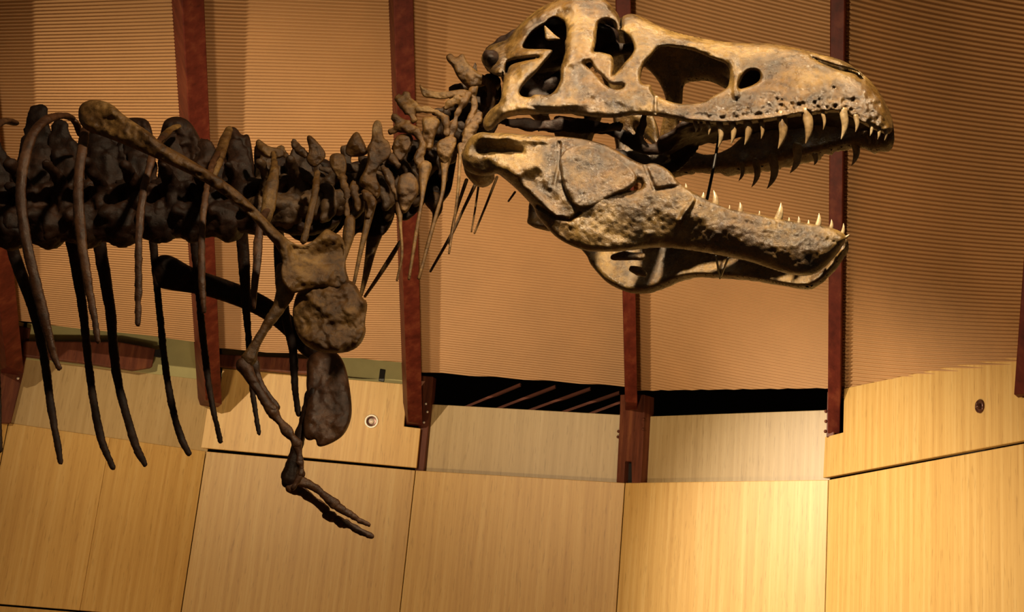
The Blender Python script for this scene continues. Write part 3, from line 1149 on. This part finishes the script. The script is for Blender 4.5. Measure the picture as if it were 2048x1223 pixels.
# --- vertebrae
def vertebra(name, cu, cv, ang, s, kind, spine, lean, seed, mat=M_BONE, lat=1.0):
    """generic vertebra: a along the spine to the head, b up, c sideways; s = photograph pixels per unit"""
    ta = np.array([math.cos(ang), -math.sin(ang)])
    tb = np.array([-math.sin(ang), -math.cos(ang)])
    m = mpp(cu, cv)
    r = random.Random(seed)
    j = lambda a=0.12: r.uniform(-a, a)

    def P(a, b, c, rad):
        p = np.array([cu, cv]) + s * (a * ta + b * tb)
        return S(p[0], p[1], 0) + np.array([0, c * s * m * lat, 0]), rad * s * m

    def st(pts, flat=1.0, sym=False):
        out = []
        for sg in ((1, -1) if sym else (1,)):
            q = [P(a, b, c * sg, rad) for a, b, c, rad in pts]
            out.append(tube([x[0] for x in q], [x[1] for x in q], 10, 4, flat))
        return out

    parts = []
    if kind == 'cervical':
        parts += st([(-.95, 0, 0, .80), (-.4, 0, 0, .60), (.4, 0, 0, .60), (.95, 0, 0, .84)])
        parts += st([(0, .5, .45, .36), (0, 1.1, .42, .32), (0, 1.5, .1, .36)], 1, True)
        parts += st([(.0, 1.3, 0, .5), (lean * .5, 1.3 + spine * .5, 0, .40), (lean, 1.3 + spine, 0, .34)], .55)
        parts += st([(.2, 1.0, .6, .34), (.9 + j(), 1.35, .95, .34), (1.35 + j(), 1.7 + j(), 1.0, .26)], .7, True)
        parts += st([(-.1, 1.2, .5, .36), (-.8 + j(), 1.65, .95, .36), (-1.3 + j(), 2.0 + j(), 1.05, .30)], .7, True)
        parts += st([(.2, .9, .6, .36), (.3, .2, 1.35, .34), (.2 + j(), -.6, 1.6, .34), (.0, -1.1 + j(), 1.5, .25)], .7, True)
        parts += st([(.5, -.3, .6, .3), (.3, -.9, 1.2, .3), (-.1 + j(), -1.3, 1.5, .24)], 1, True)
    else:
        parts += st([(-.85, 0, 0, 1.18), (-.3, 0, 0, .92), (.3, 0, 0, .92), (.85, 0, 0, 1.2)])
        parts += st([(0, .8, .5, .42), (0, 1.6, .45, .40), (0, 2.0, .1, .45)], 1, True)
        parts += st([(0, 1.0, 0, 1.1), (lean * .3, 1.5 + spine * .4, 0, 1.0), (lean * .8, 1.4 + spine * .75, 0, .72), (lean, 1.6 + spine - .5, 0, .55)], .35)
        parts += st([(.35, 1.2, .25, .5), (.25 + lean * .4, 1.6 + spine * .45, .3, .34)], .6, True)
        parts += st([(-.35, 1.2, .25, .5), (-.3 + lean * .4, 1.6 + spine * .5, .3, .34)], .6, True)
        parts += st([(0, 1.5, .4, .46), (-.1 + j(), 2.1, 1.5, .36), (-.2 + j(), 2.3 + j(), 2.5, .30)], .8, True)
        parts += st([(.2, 1.6, .35, .34), (.8, 1.8, .4, .34), (1.2, 1.9, .4, .26)], 1, True)
        parts += st([(-.2, 1.6, .35, .34), (-.8, 1.9, .4, .34), (-1.1, 2.0, .4, .26)], 1, True)
        parts += st([(.5, .6, .7, .34), (.4, .2, 1.15, .34)], 1, True)
    return remeshed(name, parts, mat, skeleton, 0.0075, 1, 0.016, seed, 26)


NECK = [(966, 190, 1.0, 26, .3, -.5), (938, 238, 0.95, 28, .3, -.6), (906, 286, 0.90, 30, .3, -.5), (862, 326, .75, 31, .3, -.5),
        (812, 358, .55, 32, .4, -.4), (760, 384, .38, 33, 1.0, -.3), (706, 398, .25, 33, 1.7, .3), (652, 408, .16, 33, 1.6, -.4)]
NV = []
for i, (u, v, a, s, sp, ln) in enumerate(NECK):
    NV.append(vertebra('neck_vertebra', u, v, a, s, 'cervical', sp, ln, 40 + i, M_VERT, .72))
BACK = [(604, 415, .10, 30, 2.6, .1), (545, 428, .08, 32, 2.6, 0), (484, 438, .05, 34, 3.1, -.1), (420, 444, .03, 35, 3.3, -.2),
        (352, 444, .0, 36, 3.5, -.3), (282, 446, -.02, 37, 3.7, -.5), (210, 450, -.03, 38, 3.9, -.5), (136, 452, -.03, 38, 4.0, -.6),
        (62, 454, -.03, 38, 5.0, .2), (-12, 456, -.03, 38, 4.0, -.6)]
BACK += [(-86 - 75 * i, 457, -.03, 38, 4.2, -.5) for i in range(5)]       # the back goes on past the edge of the view
BV = []
for i, (u, v, a, s, sp, ln) in enumerate(BACK):
    BV.append(vertebra('back_vertebra', u, v, a, s, 'dorsal', sp, ln, 80 + i, M_BONE_SHADED if i > 1 else M_VERT))  # shade along the back comes from the darker bone colours

# thin plates and processes on the near face of the neck vertebrae


def lamina(k, pts, w, seed, thick=.011, R=8, bulge=.012, slant=0.0):
    us = [p[0] for p in pts]
    vs = [p[1] for p in pts]
    cu, cv = sum(us) / len(us), sum(vs) / len(vs)
    sp = max(max(us) - min(us), max(vs) - min(vs)) * .5

    def wf(u, v):
        return w + slant * (v - cv) / 100 - bulge * np.exp(-((u - cu) ** 2 + (v - cv) ** 2) / (sp * sp * .5))
    P = plate(pts, [], wf, thick, R, 2.2, relief_soft(seed, .016), .9)
    o = mesh_obj('lamina', *join(P), M_BONE, NV[k], True)
    return o


def process(k, strokes, seed, mat=None):
    parts = []
    for q in strokes:
        parts += stroke(q, .7)
    return remeshed('process', parts, mat or M_BONE, NV[k], .005, 1, .014, seed, 36)


lamina(0, [(891, 111), (902, 105), (912, 117), (926, 104), (932, 120), (942, 132), (958, 146), (978, 154), (984, 164), (968, 172), (951, 176),
           (938, 178), (924, 166), (912, 150), (906, 134), (894, 122)], -.10, 301, .014, 10)
process(0, [[(972, 164, -.11, 9), (984, 176, -.12, 8), (982, 200, -.12, 7), (976, 226, -.12, 9)],
            [(950, 168, -.11, 11), (946, 190, -.12, 9), (948, 214, -.12, 8), (940, 244, -.13, 9), (930, 268, -.13, 10)]], 302)
lamina(1, [(838, 166), (848, 176), (866, 183), (894, 183), (926, 177), (942, 183), (944, 196), (926, 200), (912, 192), (889, 199), (862, 196),
           (846, 194), (841, 180)], -.12, 303)
process(1, [[(936, 190, -.13, 9), (926, 206, -.14, 8), (914, 232, -.14, 7), (904, 262, -.14, 8), (896, 286, -.15, 9)],
            [(918, 196, -.13, 10), (902, 206, -.14, 8), (892, 216, -.14, 6)],
            [(958, 232, -.14, 10), (944, 252, -.15, 13), (934, 276, -.15, 11), (928, 300, -.15, 8)]], 304)
process(2, [[(796, 196, -.11, 8), (810, 212, -.12, 10), (822, 226, -.13, 8), (830, 240, -.13, 6)],
            [(812, 192, -.11, 6), (826, 206, -.12, 7), (836, 218, -.13, 6)],
            [(826, 222, -.13, 6), (846, 218, -.14, 7), (868, 221, -.14, 7), (884, 231, -.14, 7), (894, 246, -.15, 8), (892, 268, -.15, 8)]], 305)
lamina(2, [(842, 238), (852, 232), (868, 232), (882, 240), (876, 258), (868, 276), (866, 300), (850, 302), (842, 280), (846, 258)], -.13, 306)
lamina(2, [(874, 284), (886, 276), (912, 272), (914, 286), (904, 308), (892, 332), (882, 322), (872, 304)], -.17, 307)
process(3, [[(784, 262, -.12, 8), (800, 254, -.13, 12), (820, 256, -.14, 11), (836, 268, -.15, 9), (844, 290, -.16, 8), (838, 314, -.16, 10),
             (846, 334, -.16, 10)], [(790, 236, -.12, 9), (800, 244, -.12, 12), (814, 248, -.13, 12)]], 308)
lamina(3, [(793, 270), (810, 266), (827, 270), (822, 290), (814, 306), (802, 326), (790, 318), (783, 292)], -.12, 309, .012)
lamina(3, [(798, 352), (808, 346), (822, 343), (836, 360), (838, 386), (826, 404), (812, 428), (800, 424), (796, 400), (792, 376)], -.17, 310, .014, 12)
process(4, [[(764, 330, -.15, 7), (778, 350, -.16, 7), (786, 376, -.17, 6), (796, 398, -.17, 7)],
            [(772, 310, -.13, 10), (784, 316, -.14, 11), (796, 330, -.15, 8)]], 311)
lamina(4, [(744, 252), (752, 238), (764, 244), (766, 276), (779, 282), (784, 312), (758, 330), (750, 352), (764, 378), (756, 400), (742, 392), (728, 378),
           (714, 364), (732, 336), (736, 310), (732, 296), (744, 280)], -.15, 312, .013, 10)
lamina(5, [(690, 294), (706, 266), (716, 262), (724, 276), (732, 292), (738, 308), (716, 314), (692, 312)], -.13, 313)
lamina(5, [(658, 310), (676, 304), (692, 312), (694, 344), (682, 362), (672, 350), (660, 334)], -.14, 314)
process(5, [[(682, 356, -.15, 9), (690, 376, -.16, 7), (694, 400, -.16, 6), (694, 430, -.17, 7)],
            [(706, 364, -.15, 6), (712, 392, -.16, 8), (716, 420, -.16, 6)],
            [(730, 384, -.16, 8), (742, 404, -.17, 11), (738, 430, -.17, 8)]], 315)
lamina(6, [(612, 276), (618, 268), (630, 278), (644, 294), (652, 306), (650, 318), (634, 334), (622, 334), (610, 318), (620, 300)], -.12, 316)
process(6, [[(588, 282, -.09, 8), (598, 298, -.10, 10), (612, 310, -.11, 7)]], 317)
lamina(7, [(509, 288), (516, 276), (526, 284), (540, 294), (560, 296), (570, 306), (564, 316), (544, 318), (522, 312)], -.12, 318)
process(7, [[(560, 300, -.10, 8), (572, 312, -.11, 7)]], 319)

# far-side plates of the neck, their shade put into the bone colour
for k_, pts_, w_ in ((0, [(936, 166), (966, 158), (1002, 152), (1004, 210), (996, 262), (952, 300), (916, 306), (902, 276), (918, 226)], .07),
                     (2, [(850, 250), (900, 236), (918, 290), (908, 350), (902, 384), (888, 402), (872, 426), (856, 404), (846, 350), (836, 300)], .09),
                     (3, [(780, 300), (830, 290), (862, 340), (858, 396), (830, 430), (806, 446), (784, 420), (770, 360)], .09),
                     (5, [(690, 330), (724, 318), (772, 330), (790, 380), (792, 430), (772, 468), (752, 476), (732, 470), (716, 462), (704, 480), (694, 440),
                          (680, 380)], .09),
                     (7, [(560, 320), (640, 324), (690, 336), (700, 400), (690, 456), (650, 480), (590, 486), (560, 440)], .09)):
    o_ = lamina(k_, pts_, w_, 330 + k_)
    o_.data.materials[0] = M_BONE_SHADED

# broad spines along the back, in the shaded bone colour
for k_, pts_, w_ in ((4, [(324, 246), (338, 234), (362, 232), (384, 246), (404, 284), (424, 330), (440, 380), (440, 420), (330, 420), (316, 300)], .03),
                     (5, [(240, 242), (262, 234), (292, 236), (303, 252), (308, 290), (312, 420), (230, 420), (226, 300)], .03),
                     (3, [(445, 264), (462, 252), (474, 256), (484, 272), (496, 266), (502, 282), (508, 330), (524, 420), (430, 420), (424, 350)], .03),
                     (1, [(505, 302), (515, 282), (530, 294), (572, 302), (582, 334), (592, 306), (602, 290), (612, 304), (642, 314), (692, 336), (690, 470),
                          (520, 470)], .03),
                     (6, [(184, 276), (206, 262), (232, 264), (246, 300), (252, 430), (160, 430), (168, 340)], .03),
                     (7, [(72, 334), (86, 304), (100, 282), (112, 290), (128, 330), (150, 384), (150, 440), (66, 440)], .03),
                     (9, [(-30, 300), (6, 304), (24, 316), (44, 352), (60, 380), (64, 440), (-30, 440)], .03)):
    us_ = [p[0] for p in pts_]
    wf_ = (lambda w0: (lambda u, v: w0 + 0 * u))(w_)
    mesh_obj('spine_plate', *join(plate(pts_, [], wf_, .03, 14, 3.0, relief_soft(350 + k_, .03), .9)), M_BONE_SHADED, BV[k_], True)

# --- thin neck ribs
CR = [[(801, 392, -.16, 12), (799, 420, -.17, 8), (801, 452, -.18, 3.4), (804, 510, -.18, 3), (794, 560, -.17, 2.4)],
      [(850, 334, -.16, 15), (847, 356, -.17, 10), (844, 398, -.18, 4), (833, 463, -.18, 4), (818, 557, -.17, 3)],
      [(890, 318, -.16, 13), (889, 340, -.17, 7), (885, 385, -.18, 4), (869, 442, -.18, 4), (838, 556, -.17, 3.4)],
      [(922, 292, -.15, 8), (920, 320, -.16, 4), (914, 400, -.17, 3), (898, 506, -.16, 2.2)],
      [(952, 366, .06, 4), (926, 420, .06, 3), (903, 468, .06, 3.4), (861, 542, .06, 2.6)],
      [(933, 360, .10, 4), (911, 427, .10, 3), (899, 488, .10, 2.4)],
      [(957, 372, .12, 2.4), (950, 420, .12, 2), (943, 463, .12, 1.6)],
      [(994, 354, .14, 3), (970, 415, .14, 2.4), (949, 466, .14, 2)],
      [(1030, 384, .14, 2.4), (1017, 402, .14, 2)],
      [(800, 484, .12, 4), (778, 520, .12, 5), (752, 560, .12, 4), (730, 592, .12, 3)],
      [(752, 456, .10, 18), (742, 500, .10, 11), (733, 545, .10, 7), (722, 590, .10, 3.6)],
      [(742, 400, -.14, 13), (736, 440, -.16, 8), (722, 500, -.17, 5), (708, 566, -.17, 3.4)],
      [(700, 440, -.17, 11), (697, 470, -.18, 12), (692, 500, -.18, 7), (686, 528, -.18, 3)],
      [(869, 402, .08, 20), (873, 420, .08, 12), (869, 440, .08, 5), (852, 500, .08, 3)]]
for i, q in enumerate(CR):
    P = [S(u, v, w) for u, v, w, r in q]
    R = [r * mpp(u, v, w) for u, v, w, r in q]
    V, F = tube(P, R, 9, 6, .8)
    mesh_obj('neck_rib', V, F, M_BONE, skeleton, True)

# --- ribs, the near row then the far row
NEAR = [[(30, 246, -.15, 10), (8, 242, -.25, 11), (-14, 262, -.36, 12), (-30, 330, -.45, 12), (-34, 450, -.5, 11), (-20, 560, -.48, 10)],
        [(160, 268, -.10, 9), (148, 240, -.18, 10), (124, 231, -.28, 11), (93, 240, -.36, 12), (68, 264, -.42, 12), (50, 312, -.46, 12),
         (41, 380, -.48, 12), (48, 455, -.49, 12), (63, 530, -.49, 12), (83, 613, -.47, 12), (106, 705, -.44, 9), (118, 736, -.43, 7)],
        [(190, 262, -.15, 9), (172, 258, -.32, 11), (166, 290, -.42, 12), (157, 354, -.46, 12), (158, 429, -.48, 12), (168, 516, -.48, 11),
         (186, 620, -.46, 9), (196, 682, -.45, 7)],
        [(330, 270, -.15, 8), (312, 290, -.34, 9), (301, 325, -.42, 9), (289, 373, -.45, 9), (281, 422, -.46, 10), (277, 491, -.47, 9),
         (277, 560, -.46, 9), (276, 648, -.45, 7)],
        [(440, 300, -.15, 8), (424, 330, -.30, 8), (412, 385, -.40, 8), (405, 444, -.43, 8), (403, 520, -.44, 9), (404, 570, -.44, 9),
         (408, 622, -.43, 6)],
        [(545, 400, -.2, 9), (524, 440, -.34, 9), (516, 480, -.38, 10), (514, 529, -.40, 10), (508, 578, -.40, 8), (508, 614, -.39, 6)],
        [(546, 304, -.14, 5), (549, 340, -.22, 10), (541, 384, -.26, 15), (534, 425, -.27, 14), (530, 450, -.26, 9)],
        [(634, 345, -.16, 8), (630, 385, -.22, 9), (620, 432, -.25, 9), (607, 482, -.25, 8)],
        [(458, 258, -.06, 9), (448, 285, -.12, 12), (437, 318, -.2, 12), (426, 350, -.26, 10)],
        [(356, 252, -.06, 8), (338, 262, -.14, 9), (322, 280, -.22, 9), (314, 300, -.3, 8)]]
NEAR += [[(u - 82 * i, v, w, r) for u, v, w, r in NEAR[0]] for i in range(1, 5)]
for i, q in enumerate(NEAR):
    remeshed('rib', stroke(q, .62), M_BONE if 6 <= i < 10 else M_NRIB, skeleton, .006, 3, .003, 120 + i)
FAR = [[(20, 330, .1, 12), (10, 420, .45, 12), (26, 500, .55, 13), (41, 545, .56, 13), (70, 628, .56, 11), (88, 711, .55, 10), (100, 801, .53, 9),
        (113, 876, .51, 8), (121, 924, .5, 7)],
       [(120, 330, .1, 12), (132, 430, .45, 12), (149, 512, .55, 13), (166, 620, .56, 10), (177, 726, .55, 9), (188, 808, .53, 9),
        (203, 880, .51, 9), (226, 934, .49, 7)],
       [(190, 330, .1, 12), (192, 430, .45, 13), (203, 512, .55, 14), (221, 624, .56, 11), (232, 741, .55, 10), (252, 827, .53, 9),
        (272, 892, .51, 9), (290, 928, .49, 7)],
       [(300, 330, .1, 12), (302, 430, .45, 11), (309, 515, .54, 9), (320, 632, .55, 8), (331, 733, .54, 8), (346, 820, .52, 8), (363, 876, .5, 8),
        (377, 906, .49, 7)],
       [(390, 330, .1, 11), (386, 430, .43, 10), (391, 508, .52, 9), (401, 624, .53, 8), (413, 733, .52, 8), (425, 812, .5, 7), (441, 882, .48, 6)],
       [(480, 340, .1, 12), (482, 440, .4, 13), (487, 508, .48, 13), (491, 578, .49, 11), (495, 652, .48, 8), (505, 780, .46, 7), (518, 866, .44, 6)],
       [(560, 400, .1, 11), (558, 500, .36, 12), (566, 600, .44, 11), (577, 657, .45, 10), (586, 701, .45, 10), (590, 774, .43, 8), (597, 828, .42, 7)],
       [(-30, 500, .5, 11), (-14, 640, .54, 10), (-6, 780, .53, 9), (-2, 900, .5, 8)]]
FAR += [[(u - 80 * i, v, w, r) for u, v, w, r in FAR[-1]] for i in range(1, 5)]
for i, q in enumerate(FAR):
    remeshed('rib', stroke(q, .62), M_BONE_SHADED, skeleton, .006, 3, .003, 140 + i)  # far row takes the shaded bone colour

# --- shoulder girdle
SCAP = [(156, 232), (158, 212), (172, 201), (190, 199), (210, 202), (228, 211), (243, 226), (262, 240), (300, 264), (322, 286), (360, 306),
        (400, 330), (440, 355), (480, 384), (520, 424), (552, 458), (582, 484), (606, 493), (626, 482), (641, 467), (654, 455), (668, 465),
        (684, 471), (692, 498), (691, 540), (700, 562), (690, 578), (640, 574), (600, 582), (580, 590), (566, 570), (560, 545), (566, 520),
        (556, 496), (532, 470), (508, 440), (478, 411), (440, 385), (400, 358), (350, 334), (300, 311), (250, 289), (205, 272), (174, 262),
        (160, 248)]


def wScap(u, v):
    return np.interp(u, [150, 300, 450, 560, 650, 740], [-.44, -.53, -.55, -.52, -.46, -.40])


def relief_scap(u, v, d):
    D, _, _ = seg_dist(u, v, [[(590, 500), (640, 520), (680, 500), (680, 500), (640, 520), (590, 500)]])
    return relief_soft(51, .02)(u, v, d) - 0.03 * np.exp(-(D / 22) ** 2)


mesh_obj('shoulder_blade', *join(plate(SCAP, [], wScap, .022, 15, 3.0, relief_scap)), M_BONE, skeleton, True)
CORA = [(588, 604), (584, 628), (590, 655), (597, 674), (614, 694), (648, 706), (692, 706), (720, 692), (733, 664), (729, 644), (737, 604),
        (724, 595), (714, 570), (694, 556), (650, 560), (612, 570), (594, 584)]


def relief_cora(u, v, d):
    b = 0.02 * np.exp(-(((u - 655) / 55) ** 2 + ((v - 610) / 30) ** 2)) + 0.014 * np.exp(-(((u - 660) / 60) ** 2 + ((v - 680) / 22) ** 2))
    b = b - 0.012 * np.exp(-(((u - 680) / 60) ** 2 + ((v - 650) / 9) ** 2))
    return b + relief_soft(57, .024)(u, v, d)


mesh_obj('coracoid', *join(plate(CORA, [], lambda u, v: np.interp(v, [550, 640, 710], [-.42, -.45, -.45]), .03, 22, 3.0, relief_cora)),
         M_BONE, skeleton, True)
FSC = [(302, 545), (304, 522), (322, 508), (345, 511), (372, 528), (400, 541), (440, 554), (490, 572), (540, 596), (590, 634), (640, 690), (640, 730),
       (606, 712), (580, 680), (545, 648), (500, 622), (450, 603), (400, 588), (340, 580), (312, 574)]
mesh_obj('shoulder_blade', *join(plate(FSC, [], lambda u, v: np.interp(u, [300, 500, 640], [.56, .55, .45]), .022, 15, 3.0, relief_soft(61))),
         M_BONE_SHADED, skeleton, True)
FCO = [(614, 742), (612, 724), (622, 706), (650, 698), (672, 702), (688, 722), (698, 760), (704, 810), (703, 838), (690, 868), (668, 884),
       (642, 894), (633, 890), (632, 876), (618, 882), (606, 872), (608, 830), (616, 795), (612, 770)]
mesh_obj('coracoid', *join(plate(FCO, [],
                                 lambda u, v: np.interp(v, [690, 900], [.44, .34]), .026, 18, 3.0, relief_soft(67, .014))), M_NRIB, skeleton, True)


# --- arms, bone by bone
def bone(name, q, flat=.85, mat=M_NRIB, seed=1, rough=.006):
    n_ = len(q)
    q = [(u, v, w, r * ((1.08 if i_ in (0, n_ - 1) else 0.9) if n_ > 2 else 0.95)) for i_, (u, v, w, r) in enumerate(q)]
    return remeshed(name, stroke(q, flat), mat, skeleton, .004, 1, rough, seed, 40)


A = -.47
bone('upper_arm_bone', [(566, 536, A, 13), (566, 560, A, 19), (571, 585, A, 21), (558, 612, A, 16), (538, 642, A, 12), (520, 672, A, 11), (504, 700, A, 14),
                        (498, 716, A, 16)], seed=201, mat=M_BONE)
bone('forearm_bone', [(488, 730, A, 15), (500, 752, A, 13), (516, 780, A, 11), (530, 802, A, 10), (545, 820, A, 12)], seed=202)
bone('forearm_bone', [(506, 726, A + .05, 12), (516, 754, A + .05, 9), (532, 786, A + .05, 8), (552, 815, A + .05, 9)], seed=203)
bone('hand_bone', [(547, 824, A, 12), (560, 842, A, 9), (572, 858, A, 11)], seed=204)
bone('hand_bone', [(573, 860, A, 11), (586, 876, A, 9), (594, 888, A, 11)], seed=205)
bone('finger_bone', [(595, 892, A, 10), (599, 908, A, 7), (599, 920, A, 8)], seed=206)
bone('finger_bone', [(600, 924, A, 8), (602, 938, A, 7), (603, 946, A, 9)], seed=207)
bone('finger_bone', [(598, 952, A, 8), (592, 966, A, 6), (586, 976, A, 4)], seed=208)
B_ = .40
bone('upper_arm_bone', [(628, 790, B_, 17), (614, 830, B_, 15), (602, 866, B_, 13), (592, 902, B_, 14), (584, 936, B_, 17), (579, 958, B_, 17)], seed=211, mat=M_BONE_SHADED)
bone('forearm_bone', [(584, 974, B_, 13), (606, 984, B_, 12), (630, 1002, B_, 9), (650, 1018, B_, 10)], seed=212)
bone('forearm_bone', [(600, 962, B_ - .05, 11), (626, 972, B_ - .05, 9), (650, 990, B_ - .05, 9), (670, 1008, B_ - .05, 10)], seed=213)
bone('hand_bone', [(655, 1030, B_, 11), (664, 1034, B_, 12)], seed=214)
bone('hand_bone', [(672, 1038, B_, 10), (682, 1044, B_, 10)], seed=215)
bone('hand_bone', [(676, 1014, B_ - .05, 9), (686, 1020, B_ - .05, 9)], seed=216)
bone('finger_bone', [(690, 1047, B_, 9), (702, 1052, B_, 8), (710, 1056, B_, 8)], seed=217)
bone('finger_bone', [(714, 1058, B_, 8), (730, 1066, B_, 7), (743, 1071, B_, 5)], seed=218)
bone('finger_bone', [(690, 1022, B_ - .05, 8), (700, 1028, B_ - .05, 8)], seed=219)
bone('finger_bone', [(706, 1032, B_ - .05, 8), (716, 1038, B_ - .05, 7)], seed=220)
bone('finger_bone', [(720, 1040, B_ - .05, 7), (732, 1046, B_ - .05, 5), (739, 1049, B_ - .05, 3)], seed=221)
